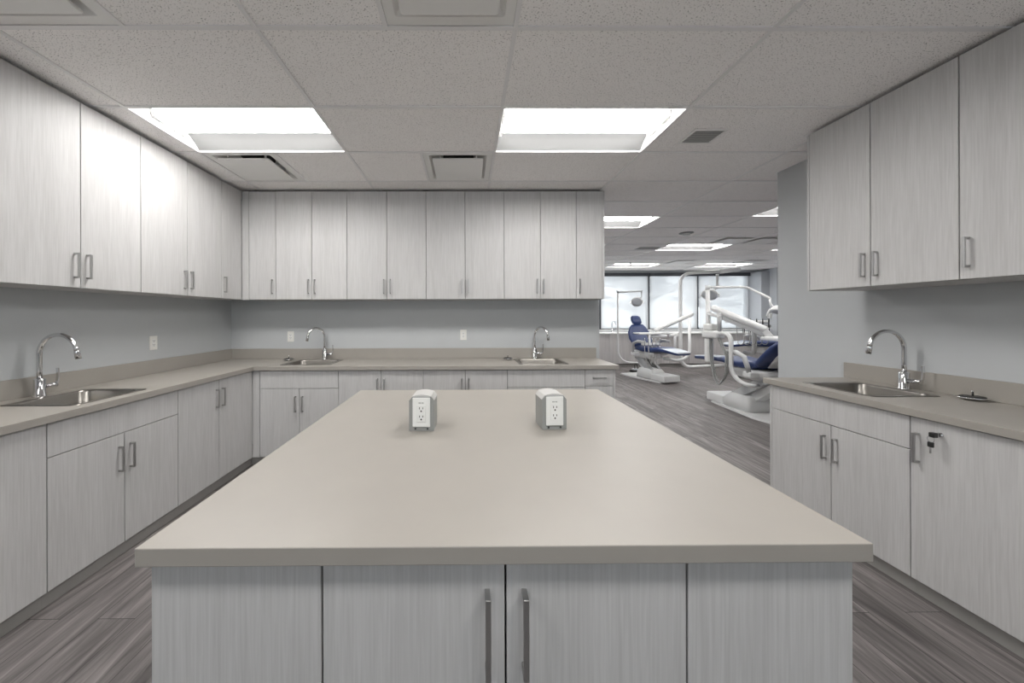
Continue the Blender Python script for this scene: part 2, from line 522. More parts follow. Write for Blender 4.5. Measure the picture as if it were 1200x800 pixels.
def grille(cx, cy, hx, hy, label):
    t = thing('return_grille', (cx, cy, CEIL), label, 'air vent')
    bm = B()
    for a in ((cx - hx, cx + hx, cy - hy, cy - hy + .02), (cx - hx, cx + hx, cy + hy - .02, cy + hy),
              (cx - hx, cx - hx + .02, cy - hy + .02, cy + hy - .02), (cx + hx - .02, cx + hx, cy - hy + .02, cy + hy - .02)):
        box(bm, *a, CEIL - .008, CEIL - .0005, .001)
    obj('frame', bm, M['plaque'], t)
    bm = B(); box(bm, cx - hx + .02, cx + hx - .02, cy - hy + .02, cy + hy - .02, CEIL - .003, CEIL - .0005); obj('core', bm, M['lgrey_pl'], t)
    bm = B(); n = 9
    for k in range(n):
        y = cy - hy + .025 + (2 * hy - .05) * k / (n - 1)
        box(bm, cx - hx + .02, cx + hx - .02, y - .0035, y + .0035, CEIL - .0068, CEIL - .0032)
    obj('louvre', bm, M['grey_pl'], t)
grille(1.79, 2.575, .125, .105, 'small grey ceiling grille right of the panel above the island')
grille(3.66, 6.85, .24, .15, 'distant grey ceiling grille left of the fully seen clinic light')

t = thing('smoke_detector', (3.62, 5.6, CEIL), 'round grey ceiling detector between clinic light panels', 'detector')
bm = B(); lathe(bm, [(.105, -.0004), (.105, -.010), (.09, -.016), (.0, -.016)], (3.62, 5.6, CEIL)); obj('base', bm, M['grey_pl'], t)
bm = B(); lathe(bm, [(.055, -.016), (.052, -.045), (.03, -.055), (.0, -.055)], (3.62, 5.6, CEIL)); obj('dome', bm, M['white'], t)
for x, y, lab in ((4.2, 8.72, 'tiny ceiling sprinkler head before the left far light'), (6.85, 8.72, 'tiny ceiling sprinkler head before the right far light')):
    t = thing('sprinkler_head', (x, y, CEIL), lab, 'sprinkler', 'ceiling sprinkler heads')
    bm = B(); lathe(bm, [(.035, -.0004), (.033, -.006), (.012, -.009)], (x, y, CEIL), sides=12); obj('escutcheon', bm, M['alu'], t)
    bm = B(); lathe(bm, [(.009, -.009), (.009, -.04), (.025, -.042), (.025, -.045)], (x, y, CEIL), sides=12); obj('deflector', bm, M['alu'], t)

# ------------------------------------------------------------------ cabinets
# A run is described by its front plane: 'L' faces +x, 'R' faces -x, 'B' faces -y, 'F' faces -y (island)
class Run:
    """maps (along, out, up) of a cabinet run to world; out > 0 is in front of the door face"""
    def __init__(s, kind, face): s.k = kind; s.f = face
    def P(s, a, o):
        if s.k == 'L': return (s.f + o, a)
        if s.k == 'R': return (s.f - o, a)
        return (a, s.f - o)
    def box(s, bm, a0, a1, o0, o1, z0, z1, bev=0.0):
        x0, y0 = s.P(a0, o0); x1, y1 = s.P(a1, o1)
        box(bm, x0, x1, y0, y1, z0, z1, bev)

DT = 0.019          # door thickness
G = 0.0024          # half of a reveal

def pull(run, a, z, L, parent, horiz=False, proud=.032, w=.012):
    bm = B()
    t = .009
    if not horiz:
        run.box(bm, a - w / 2, a + w / 2, proud - t, proud, z, z + L, .0012)
        run.box(bm, a - w / 2 + .0005, a + w / 2 - .0005, .0003, proud - t, z + .001, z + .011)
        run.box(bm, a - w / 2 + .0005, a + w / 2 - .0005, .0003, proud - t, z + L - .011, z + L - .001)
    else:
        run.box(bm, a - L / 2, a + L / 2, proud - t, proud, z, z + w, .0012)
        for q in (a - L / 2 + .006, a + L / 2 - .006):
            run.box(bm, q - .005, q + .005, .0003, proud - t, z + .0005, z + w - .0005)
    return obj('handle', bm, M['nickel'], parent)

def front(run, name, a0, a1, z0, z1, parent):
    bm = B(); run.box(bm, a0 + G, a1 - G, -DT, 0, z0 + G, z1 - G, .0012)
    return obj(name, bm, M['lam'], parent)

def carcass(run, a0, a1, depth, z0, z1, parent, top=True):
    bm = B(); p = .016; o1 = -DT - .002; o0 = -depth
    run.box(bm, a0 + .0004, a0 + p, o0, o1, z0, z1); run.box(bm, a1 - p, a1 - .0004, o0, o1, z0, z1)
    run.box(bm, a0 + p, a1 - p, o0, o1, z0, z0 + p); run.box(bm, a0 + p, a1 - p, o0, o0 + .008, z0 + p, z1)
    if top: run.box(bm, a0 + p, a1 - p, o0 + .008, o1, z1 - p, z1)
    return obj('carcass', bm, M['lam_in'], parent)

def upper(run, splits, handles, label, group, depth, fillers=(), ends=()):
    """splits: door edges; handles: per door 'l' or 'r' (side with the lower or the higher coordinate)"""
    lo = min([splits[0]] + [f[0] for f in fillers] + [e[0] for e in ends]); hi = max([splits[-1]] + [f[1] for f in fillers] + [e[1] for e in ends])
    mx, my = run.P((lo + hi) / 2, -depth / 2)
    t = thing('upper_cabinet', (mx, my, UB), label, 'cabinet', group)
    carcass(run, splits[0], splits[-1], depth, UB + .001, UT, t)
    # underside skin in the door laminate
    bm = B(); run.box(bm, splits[0], splits[-1], -depth + .002, -DT - .003, UB - .0005, UB + .0008); obj('underside', bm, M['lam'], t)
    for i, h in enumerate(handles):
        d = front(run, 'door', splits[i], splits[i + 1], UB, UT, t)
        a = splits[i] + .034 if h == 'l' else splits[i + 1] - .034
        pull(run, a, UB + .06, .155, d)
    for a0, a1 in fillers:
        bm = B(); run.box(bm, a0 + .0005, a1 - G, -DT, -.001, UB, UT); obj('filler_strip', bm, M['lam'], t)
    for a0, a1 in ends:
        bm = B(); run.box(bm, a0, a1, -depth, 0, UB, UT, .0008); obj('end_panel', bm, M['lam'], t)
    return t

FFZ = 0.758    # underside of the sink false fronts
DTOP = CT - CTH - .004
def lower(run, kind, splits, handles, label, group, depth, fillers=(), ends=(), kick=None):
    lo = min([splits[0]] + [f[0] for f in fillers] + [e[0] for e in ends]); hi = max([splits[-1]] + [f[1] for f in fillers] + [e[1] for e in ends])
    mx, my = run.P((lo + hi) / 2, -depth / 2)
    t = thing('base_cabinet', (mx, my, 0), label, 'cabinet', group)
    carcass(run, splits[0], splits[-1], depth, KICK, CT - CTH - .001, t, top=(kind != 'sink'))
    zt = FFZ if kind == 'sink' else DTOP
    if kind == 'sink':
        front(run, 'false_front', splits[0], splits[-1], FFZ, DTOP, t)
    if kind == 'drawers':
        z = [DTOP, .77, .54, .31, KICK]
        for i in range(4):
            d = front(run, 'drawer', splits[0], splits[-1], z[i + 1], z[i], t)
            pull(run, (splits[0] + splits[-1]) / 2, (z[i] + z[i + 1]) / 2 - .005, .13, d, horiz=True)
    else:
        for i, h in enumerate(handles):
            d = front(run, 'door', splits[i], splits[i + 1], KICK, zt, t)
            if h in 'lr':
                a = splits[i] + .034 if h == 'l' else splits[i + 1] - .034
                pull(run, a, (.53 if kind == 'sink' else .702), .155, d)
    for a0, a1 in fillers:
        bm = B(); run.box(bm, a0 + .0005, a1 - G, -DT, -.001, KICK, DTOP); obj('filler_strip', bm, M['lam'], t)
    for a0, a1 in ends:
        bm = B(); run.box(bm, a0, a1, -depth, 0, .0005, CT - CTH - .001, .0008); obj('end_panel', bm, M['lam'], t)
    k0, k1 = kick or (splits[0], splits[-1])
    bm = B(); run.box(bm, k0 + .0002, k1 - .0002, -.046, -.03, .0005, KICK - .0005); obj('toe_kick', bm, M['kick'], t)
    return t

# left wall uppers
UD = .326
RLu = Run('L', XL + UD + .001)     # face at x = -2.393
gL = 'upper cabinets along the left wall'
upper(RLu, [.94, 1.336, 1.733], 'rl', 'pale wood upper cabinet on the left wall nearest the camera', gL, UD, ends=[(.924, .94)])
upper(RLu, [1.733, 2.132, 2.523], 'rl', 'two door upper cabinet cut by the left edge of the photo', gL, UD)
upper(RLu, [2.523, 2.941, 3.349], 'rl', 'two door upper cabinet on the left wall under the ceiling light panel', gL, UD)
upper(RLu, [3.349, 3.640], 'l', 'single door upper cabinet at the corner end of the left wall', gL, UD, fillers=[(3.640, 3.6495)])
# back wall uppers
BD = YB - 3.65 - .001
RBu = Run('B', 3.65)
def bx(px, z=3.65):
    u = (px - 547) / 400.0
    return u * z / (1 - .006 * u)
e = [bx(p) for p in (285.5, 292, 323.3, 365.5, 406.8, 453.5, 499.5, 545.3, 591, 633.5, 675.8, 706.3, 708.6)]
gB = 'upper cabinets along the back wall'
upper(RBu, e[1:3], 'r', 'narrow single door upper cabinet in the left corner of the back wall', gB, BD, fillers=[(-2.3925, e[1])])
upper(RBu, e[2:5], 'rl', 'two door upper cabinet over the left faucet of the back wall', gB, BD)
upper(RBu, e[4:7], 'rl', 'two door upper cabinet second from left of the back wall pairs', gB, BD)
upper(RBu, e[6:9], 'rl', 'two door upper cabinet over the right hand outlet of the back wall', gB, BD)
upper(RBu, e[8:11], 'rl', 'two door upper cabinet over the right faucet of the back wall', gB, BD)
upper(RBu, e[10:12], 'l', 'narrow single door upper cabinet at the open right end of the back wall', gB, BD, ends=[(e[11], e[12])])
# right wall uppers
RRu = Run('R', 2.54)
gR = 'upper cabinets along the right wall'
RD = XR - 2.54 - .001
upper(RRu, [1.745, 2.132, 2.515], 'rl', 'two door upper cabinet at the far end of the right wall', gR, RD, ends=[(2.515, 2.531)])
upper(RRu, [.945, 1.345, 1.745], 'rr', 'upper cabinet cut by the right edge of the photo', gR, RD, ends=[(.929, .945)])

# base cabinets, left
LD = -2.11 - XL - .001
RLl = Run('L', -2.11)
gl = 'base cabinets along the left wall'
lower(RLl, 'door', [.12, .52, .92], 'rl', 'base cabinet on the left wall nearest the camera', gl, LD, ends=[(.104, .12)])
lower(RLl, 'door', [.92, 1.323, 1.727], 'rl', 'base cabinet cut by the left edge of the photo', gl, LD)
lower(RLl, 'sink', [1.727, 2.116, 2.505], 'rl', 'sink base cabinet under the left wall sink', gl, LD)
lower(RLl, 'door', [2.505, 2.918, 3.335], 'rl', 'tall two door base cabinet at the corner end of the left wall', gl, LD, kick=(2.505, 3.3995), fillers=[(3.335, 3.3695)])
# base cabinets, back
RBl = Run('B', 3.37)
ld = YB - 3.37 - .001
f = [bx(p, 3.37) for p in (297.8, 304, 350.5, 396.5, 446.3, 495.7, 545, 594.5, 640, 685.5, 718.4, 721)]
gb = 'base cabinets along the back wall'
lower(RBl, 'sink', f[1:4], 'rl', 'sink base cabinet under the back wall sink on the left', gb, ld, fillers=[(-2.109, f[1])], kick=(-2.1395, f[3]))
lower(RBl, 'door', f[3:6], 'rl', 'two door base cabinet right of the left sink cabinet on the back wall', gb, ld)
lower(RBl, 'door', f[5:8], 'rl', 'two door base cabinet behind the two island power outlets', gb, ld)
lower(RBl, 'sink', f[7:10], 'rl', 'sink base cabinet under the back wall sink on the right', gb, ld)
lower(RBl, 'drawers', [f[9], f[10]], '', 'narrow drawer base cabinet at the open right end of the back wall', gb, ld, ends=[(f[10], f[11])])
# base cabinets, right
RRl = Run('R', 2.338)
rd = XR - 2.338 - .001
gr = 'base cabinets along the right wall'
lower(RRl, 'sink', [1.788, 2.18, 2.605], 'rl', 'sink base cabinet under the right wall sink', gr, rd, ends=[(2.605, 2.621)])
cabR = lower(RRl, 'door', [1.37, 1.788], 'r', 'base cabinet with a key lock on the right wall', gr, rd)
lower(RRl, 'door', [.57, .97, 1.37], 'rl', 'base cabinet on the right wall nearest the camera', gr, rd, ends=[(.554, .57)])
door_lock = [c for c in cabR.children if c.name.startswith('door')][0]
# lock cylinder on the door
yk, zk = 1.672, .873
bm = B(); lathe(bm, [(.012, 0), (.012, .004), (.009, .006), (.009, .010)], (2.3378, yk, zk), (-1, 0, 0), 16); obj('lock', bm, M['chrome'], door_lock, label='chrome cam lock')
kt = thing('cabinet_key', (2.318, yk, zk - .03), 'black headed keys hanging in the lock of the right base cabinet', 'key')
bm = B(); box(bm, 2.312, 2.3278, yk - .004, yk + .004, zk - .0015, zk + .0015); obj('blade', bm, M['chrome'], kt)
bm = B(); box(bm, 2.290, 2.314, yk - .011, yk + .011, zk - .012, zk + .012, .004, 2); obj('key_head', bm, M['black'], kt)
bm = B()
ring = [(2.296, yk + .004 + .013 * math.sin(a), zk - .021 + .016 * math.cos(a)) for a in [2 * PI * k / 20 for k in range(21)]]
tube(bm, ring, .0011, 6); obj('key_ring', bm, M['chrome'], kt)
bm = B(); box(bm, 2.290, 2.301, yk - .006, yk + .015, zk - .062, zk - .036, .003, 2); obj('key_head', bm, M['black'], kt, label='spare key head hanging below')
bm = B(); box(bm, 2.294, 2.296, yk + .002, yk + .009, zk - .092, zk - .062); obj('blade', bm, M['chrome'], kt)

# island
IX0, IX1, IY0, IY1 = -.703, .868, .724, 2.262
it = thing('island_cabinet', ((IX0 + IX1) / 2, (IY0 + IY1) / 2, 0), 'wood grain island cabinet in the middle of the floor with two doors in front', 'cabinet')
RF = Run('F', .745)
a = [-.689, -.317, .083, .481, .849]
front(RF, 'side_panel', a[0], a[1], .08, DTOP + .003, it)
front(RF, 'side_panel', a[3], a[4], .08, DTOP + .003, it)
for i, h in ((1, 'r'), (2, 'l')):
    d = front(RF, 'door', a[i], a[i + 1], .08, DTOP + .003, it)
    pull(RF, (a[i + 1] - .040 if h == 'r' else a[i] + .040), .702, .172, d, w=.012, proud=.034)
bm = B()
box(bm, a[0] + .004, a[0] + .022, .766, 2.23, .08, CT - CTH - .001); box(bm, a[4] - .022, a[4] - .004, .766, 2.23, .08, CT - CTH - .001)
box(bm, a[0] + .022, a[4] - .022, .766, 2.23, .08, .098); box(bm, a[0] + .022, a[4] - .022, 2.21, 2.23, .098, CT - CTH - .001)
obj('carcass', bm, M['lam'], it)
bm = B(); box(bm, a[0] + .05, a[4] - .05, .81, 2.18, .0005, .0795); obj('plinth', bm, M['kick'], it)

# ------------------------------------------------------------------ worktops
def worktop(name, xs, ys, keep, label, splash=(), rotz=0.0):
    cx, cy = (xs[0] + xs[-1]) / 2, (ys[0] + ys[-1]) / 2
    t = thing(name, (cx, cy, CT - CTH), label, 'worktop')
    bm = B(); cells(bm, xs, ys, CT - CTH, CT, keep)
    bmesh.ops.recalc_face_normals(bm, faces=bm.faces)
    es = [e for e in bm.edges if len(e.link_faces) == 2 and e.link_faces[0].normal.dot(e.link_faces[1].normal) < .5]
    bmesh.ops.bevel(bm, geom=es, offset=.0022, segments=2, affect='EDGES', profile=.5)
    obj('slab', bm, M['top'], t)
    for s in splash:
        bm = B(); box(bm, *s, CT + .0003, CT + .118, .001); obj('backsplash', bm, M['top'], t)
    return t
worktop('island_worktop', [IX0, IX1], [IY0, IY1], lambda x, y: True, 'large taupe worktop covering the island')
CX, CY = -2.083, 3.345
SL = (-2.56, -2.185, 1.915, 2.305)      # sink cut-outs x0, x1, y0, y1
SB1 = (-1.855, -1.405, 3.45, 3.83)
SB2 = (.555, 1.005, 3.45, 3.83)
SR = (2.43, 2.805, 2.035, 2.425)
def inn(r, x, y): return r[0] < x < r[1] and r[2] < y < r[3]
XEND = 1.496
worktop('corner_worktop', [XL + .001, SL[0], SL[1], CX, SB1[0], SB1[1], SB2[0], SB2[1], XEND],
        [.1, SL[2], SL[3], CY, SB1[2], SB1[3], YB - .001],
        lambda x, y: (x < CX or y > CY) and not (inn(SL, x, y) or inn(SB1, x, y) or inn(SB2, x, y)),
        'taupe L shaped worktop running along the left and back walls',
        [(XL + .001, XL + .021, .1, YB - .022), (XL + .001, 1.50 - .004, YB - .021, YB - .001)])
YE = 2.655
worktop('side_worktop', [2.313, SR[0], SR[1], XR - .001], [.55, SR[2], SR[3], YE], lambda x, y: not inn(SR, x, y),
        'taupe worktop along the right wall', [(XR - .021, XR - .001, .55, YE)])

# ------------------------------------------------------------------ sinks, faucets, strainers
def sink(r, label):
    cx, cy = (r[0] + r[1]) / 2, (r[2] + r[3]) / 2
    hx, hy = (r[1] - r[0]) / 2, (r[3] - r[2]) / 2
    t = thing('sink', (cx, cy, CT), label, 'sink', 'steel drop-in sinks')
    bm = B(); z = CT
    loft(bm, [rrect(cx, cy, hx + .028, hy + .028, .035, z + .0004), rrect(cx, cy, hx + .027, hy + .027, .035, z + .003),
              rrect(cx, cy, hx + .014, hy + .014, .04, z + .0045), rrect(cx, cy, hx - .004, hy - .004, .05, z + .001)])
    obj('rim', bm, M['steel'], t)
    bm = B()
    loft(bm, [rrect(cx, cy, hx - .004, hy - .004, .05, z + .001), rrect(cx, cy, hx - .010, hy - .010, .05, z - .008),
              rrect(cx, cy, hx - .016, hy - .016, .05, z - .15), rrect(cx, cy, hx - .028, hy - .028, .055, z - .172),
              rrect(cx, cy, hx - .06, hy - .06, .06, z - .18), rrect(cx, cy, .045, .045, .0449, z - .186)])
    obj('basin', bm, M['steel'], t)
    bm = B(); lathe(bm, [(.046, -.186), (.040, -.188), (.034, -.195), (0, -.196)], (cx, cy, CT)); obj('drain', bm, M['chrome'], t)
    return t
sink(SL, 'square steel sink set in the left wall worktop')
sink(SB1, 'steel sink on the back wall under the left outlet and faucet')
sink(SB2, 'steel sink on the back wall near its open right end')
sink(SR, 'steel sink set in the right wall worktop')

def faucet(x, y, spout_dir, lever_dir, label, H=.392, reach=.23):
    """gooseneck mixer: body, arched spout, side lever"""
    t = thing('faucet', (x, y, CT), label, 'faucet', 'chrome gooseneck faucets')
    d = Vector((spout_dir[0], spout_dir[1], 0)).normalized(); l = Vector((lever_dir[0], lever_dir[1], 0)).normalized()
    o = Vector((x, y, CT + .0003))
    bm = B(); lathe(bm, [(.030, 0), (.030, .004), (.0255, .007), (.0255, .105), (.0235, .11), (.014, .112)], o, sides=28); obj('body', bm, M['chrome'], t)
    bm = B(); R = reach / 2; zc = H - R - .012
    pts = [o + Vector((0, 0, z)) for z in (.108, .16, .2, zc)]
    for k in range(1, 21):
        a = PI * 0.96 * k / 20
        pts.append(o + d * (R - R * math.cos(a)) + Vector((0, 0, zc + R * math.sin(a))))
    tn = (pts[-1] - pts[-2]).normalized()
    tube(bm, pts, .0125, 16); obj('spout', bm, M['chrome'], t)
    bm = B(); p = pts[-1]; tube(bm, [p, p + tn * .004, p + tn * .005, p + tn * .05], [.0128, .0145, .0145, .0145], 16); obj('aerator', bm, M['chrome'], t)
    bm = B(); h = o + Vector((0, 0, .058))
    tube(bm, [h + l * .0256, h + l * .06, h + l * .062, h + l * .085], [.0135, .0135, .0155, .0155], 14); obj('valve_stub', bm, M['chrome'], t)
    bm = B(); q = h + l * .079
    rect_tube(bm, [q + Vector((0, 0, .0)), q + l * .012 + Vector((0, 0, .018)), q + l * .016 + Vector((0, 0, .05)), q + l * .014 + Vector((0, 0, .105))], .015, .0065)
    obj('lever', bm, M['chrome'], t)
    return t
faucet(-2.635, 2.12, (1, .0), (0, 1), 'chrome gooseneck faucet on the left wall worktop')
faucet(-1.62, 3.90, (-.62, -1), (1, 0), 'chrome gooseneck faucet over the back left sink, spout swung left', .37, .21)
faucet(.775, 3.90, (.62, -1), (1, 0), 'chrome gooseneck faucet over the back right sink, spout swung right', .37, .21)
faucet(2.885, 2.235, (-1, .0), (0, -1), 'chrome gooseneck faucet on the right wall worktop')

def strainer(x, y, label):
    t = thing('sink_strainer', (x, y, CT), label, 'sink strainer', 'loose sink strainers on the worktops')
    o = (x, y, CT + .0004)
    bm = B(); lathe(bm, [(.030, 0), (.034, .004), (.057, .012), (.060, .016), (.056, .018), (.046, .0165), (.0, .0165)], o, sides=28); obj('cup', bm, M['chrome'], t)
    bm = B(); lathe(bm, [(.046, .0168), (.046, .021), (.040, .0235), (.0, .0245)], o, sides=28); obj('stopper', bm, M['black'], t, label='black rubber stopper')
    bm = B(); lathe(bm, [(.004, .0246), (.004, .047), (.0055, .049), (.0055, .054), (0, .055)], o, sides=10); obj('knob', bm, M['chrome'], t)
strainer(2.885, 1.93, 'chrome strainer with black stopper on the right wall worktop')
strainer(-1.975, 3.80, 'chrome strainer beside the back left sink')
strainer(.455, 3.80, 'chrome strainer beside the back right sink')

# ------------------------------------------------------------------ wall outlets
def wall_outlet(run, a, z, label):
    x, y = run.P(a, 0)
    t = thing('wall_outlet', (x, y, z - .06), label, 'outlet', 'wall outlets above the backsplash')
    bm = B(); run.box(bm, a - .037, a + .037, .0004, .006, z - .06, z + .06, .002); obj('cover_plate', bm, M['ivory'], t)
    bm = B(); run.box(bm, a - .017, a + .017, .0062, .0085, z - .034, z + .034, .0008); obj('receptacle', bm, M['plastic'], t)
    bm = B()
    for s in (.017, -.017):
        run.box(bm, a - .008, a - .005, .0086, .0092, z + s - .002, z + s + .007); run.box(bm, a + .005, a + .008, .0086, .0092, z + s - .002, z + s + .007)
        run.box(bm, a - .0025, a + .0025, .0086, .0092, z + s - .011, z + s - .006)
    obj('slots', bm, M['dark'], t)
wall_outlet(Run('L', XL), 2.975, 1.242, 'ivory outlet on the left wall')
wall_outlet(Run('B', YB), -2.035, 1.236, 'ivory outlet on the back wall left of the left faucet')
wall_outlet(Run('B', YB), -.04, 1.248, 'ivory outlet on the middle of the back wall')

# ------------------------------------------------------------------ island power outlets
def power_box(x, y, label, rz=0.0):
    t = thing('desktop_power_outlet', (x, y, CT), label, 'outlet', 'power outlets standing on the island')
    t.rotation_euler = (0, 0, rz)
    w, d, h = .053, .058, .151
    z0 = .0006
    # housing: side walls with a shouldered top, slightly flared front lip
    prof = [(-w, z0), (w, z0), (w, h - .022), (w - .013, h - .006), (-w + .013, h - .006), (-w, h - .022)]
    bm = B(); prism(bm, prof, 'y', -d, d); obj('housing', bm, M['grey_pl'], t, local=True)
    # arched cover over the top
    bm = B(); arc = []
    for k in range(13):
        u = -1 + 2 * k / 12
        arc.append((u * (w - .012), h - .005 + .007 * (1 - u * u)))
    lo = [(-w - .0006, h - .022), (-w + .0125, h - .0055)]
    poly = [(-w - .0008, h - .0225)] + arc + [(w + .0008, h - .0225), (w - .0125, h - .0058), (-w + .0125, h - .0058)]
    prism(bm, poly, 'y', -d + .006, d); obj('top_cover', bm, M['lgrey_pl'], t, local=True, label='light curved cover')
    bm = B(); box(bm, -.0375, .0375, -d - .006, -d - .0004, .019, .019 + .124, .003, 2); obj('face_plate', bm, M['plastic'], t, local=True, label='white face plate')
    bm = B(); box(bm, -.0185, .0185, -d - .009, -d - .0062, .042, .113, .001); r = obj('receptacle', bm, M['plastic'], t, local=True)
    bm = B()
    for zc in (.096, .061):
        box(bm, -.0085, -.0055, -d - .0096, -d - .0091, zc - .001, zc + .008); box(bm, .0055, .0085, -d - .0096, -d - .0091, zc - .0005, zc + .0075)
        lathe(bm, [(.0036, 0), (.0036, .0006)], (0, -d - .0091, zc - .009), (0, -1, 0), 12)
    obj('slots', bm, M['dark'], r, local=True)
    bm = B()   # tiny dark legend above the receptacle
    for a0, a1 in ((-.011, -.0005), (.0015, .011)):
        for q in range(3):
            s = a0 + (a1 - a0) * q / 3
            box(bm, s, s + (a1 - a0) / 3 - .001, -d - .0066, -d - .0061, .1185, .1235)
    obj('legend', bm, M['grey_pl'], t, local=True)
    for sx in (-.026, .026):
        bm = B(); lathe(bm, [(.0042, 0), (.004, .002), (0, .0025)], (sx, -d - .0004, .0105), (0, -1, 0), 10); obj('screw', bm, M['dark'], t, local=True)
power_box(-.192, 1.510, 'grey and white power outlet box standing on the left of the island', -.03)
power_box(.372, 1.520, 'grey and white power outlet box standing on the right of the island', .05)

# ------------------------------------------------------------------ window wall of the clinic
WY = 10.30
WT, WB = CAM + 1.27, 1.04
wx = [1.62, 5.43, 6.97, 8.55]        # window edges (mullions between)
def wz(px, z=WY): return (px - 547) / 400 * z
wx = [0.55, 4.05, wz(762), wz(820), wz(881)]
bm = B(); box(bm, .5, 8.88, WY + .02, WY + .3, 0, WB); struct('wall_far', bm, M['wall2'])
bm = B(); box(bm, .5, 8.88, WY + .02, WY + .3, WT, CEIL + .2); struct('wall_far_head', bm, M['wall2'])
bm = B(); box(bm, wx[-1] + .03, 8.88, WY - .35, WY + .3, WB, WT); struct('wall_far_pier', bm, M['wall2'])
for i in range(4):
    a0, a1 = wx[i], wx[i + 1]
    bm = B()
    for q in ((a0, a0 + .05, WB, WT), (a1 - .05, a1, WB, WT), (a0 + .05, a1 - .05, WB, WB + .05), (a0 + .05, a1 - .05, WT - .05, WT)):
        box(bm, q[0], q[1], WY + .08, WY + .16, q[2], q[3], .003)
    w = struct('window_%d' % (i + 1), bm, M['frame'])
    bm = B(); box(bm, a0 + .05, a1 - .05, WY + .117, WY + .123, WB + .05, WT - .05); obj('pane', bm, M['glass'], w)
bm = B(); box(bm, .55, wx[-1] + .03, WY - .02, WY + .08, WB - .03, WB - .001, .003); struct('trim_2', bm, M['white'])
labs = ['closed sheer roller blind farthest left, mostly hidden', 'closed sheer roller blind behind the small dental lamp on the left post',
        'closed sheer roller blind behind the tall white post', 'closed sheer roller blind at the right end of the windows']
for i in range(4):
    a0, a1 = wx[i] + .025, wx[i + 1] - .03
    t = thing('roller_blind', ((a0 + a1) / 2, WY, WB), labs[i], 'blind', 'sheer roller blinds on the far windows')
    bm = B(); box(bm, a0, a1, WY + .028, WY + .031, WB + .02, WT - .05); obj('shade', bm, M['blind'], t)
    bm = B(); box(bm, a0 - .02, a1 + .025, WY - .02, WY + .07, WT - .085, WT + .02, .004); obj('head_box', bm, M['frame'], t, label='dark head box')
    bm = B(); box(bm, a0, a1, WY + .022, WY + .037, WB + .004, WB + .022, .003); obj('bottom_bar', bm, M['frame'], t)

# far base cabinets under the windows
FY = 9.62
for i, (a0, a1) in enumerate(((1.7, 2.9), (2.9, 4.03), (4.03, 5.16), (5.16, 6.29), (6.29, 7.42), (7.42, 8.55))):
    L = ['grey base cabinet under the windows, farthest left', 'grey base cabinet under the left blind behind the near back wall end',
         'grey base cabinet under the windows behind the left dental chair', 'grey base cabinet under the windows behind the tall white post',
         'grey base cabinet under the windows behind the near dental chair', 'grey base cabinet under the right end of the windows'][i]
    t = thing('base_cabinet', ((a0 + a1) / 2, FY + .3, 0), L, 'cabinet', 'base cabinets under the clinic windows')
    r = Run('B', FY)
    bm = B(); box(bm, a0, a1, FY + .02, WY + .018, .10, .94); obj('carcass', bm, M['lam_in'], t)
    mid = (a0 + a1) / 2
    for b0, b1, hx in ((a0, mid, mid - .05), (mid, a1, mid + .05)):
        bm = B(); box(bm, b0 + .003, b1 - .003, FY, FY + .019, .105, .935, .002); d = obj('door', bm, M['cabfar'], t)
        pull(r, hx, .70, .155, d)
    bm = B(); box(bm, a0, a1, FY + .06, FY + .08, .0005, .099); obj('toe_kick', bm, M['kick'], t)
t = thing('window_worktop', (5.1, FY + .3, .941), 'white worktop running under the clinic windows', 'worktop')
bm = B(); box(bm, 1.68, 8.6, FY - .03, WY + .018, .941, CT, .003); obj('slab', bm, M['white'], t)
t = faucet(wz(717.5, 9.95), 9.95, (.5, -1), (1, 0), 'small distant faucet on the white worktop under the windows', .33, .12)
del t['group']
# soap box and thermostat on the far side wall
t = thing('wall_dispenser', (8.87, 9.92, 1.38), 'small white box on the far grey side wall', 'dispenser')
bm = B(); box(bm, 8.80, 8.8795, 9.86, 9.98, 1.38, 1.52, .01, 2); obj('case', bm, M['plastic'], t)
bm = B(); box(bm, 8.795, 8.7995, 9.885, 9.955, 1.41, 1.45); obj('button_panel', bm, M['lgrey_pl'], t)

# ------------------------------------------------------------------ dental chairs
def rot_pts(pts, x0, z0, ang):
    c, s = math.cos(ang), math.sin(ang)
    return [(x0 + c * x - s * z, z0 + s * x + c * z) for x, z in pts]

def cushion(bm, path, widths, thick, n=10):
    """upholstered pad: rounded cross-section swept along a path in the x-z plane"""
    loops = []
    N = len(path)
    for i in range(N):
        a = Vector(path[max(0, i - 1)]); b = Vector(path[min(N - 1, i + 1)])
        t = (b - a).normalized(); nv = Vector((-t.y, t.x))
        e = 1.0
        if i in (0, N - 1): e = .72
        w = widths[i] / 2 * (1.0 if e == 1 else .93); h = thick[i] / 2 * e
        lp = []
        for k in range(24):
            q = 2 * PI * k / 24
            cx = math.copysign(abs(math.cos(q)) ** .45, math.cos(q)); sz = math.copysign(abs(math.sin(q)) ** .6, math.sin(q))
            lp.append(Vector((path[i][0] + nv.x * sz * h, cx * w, path[i][1] + nv.y * sz * h)))
        loops.append(lp)
    loft(bm, loops, cap0=True, cap1=True)

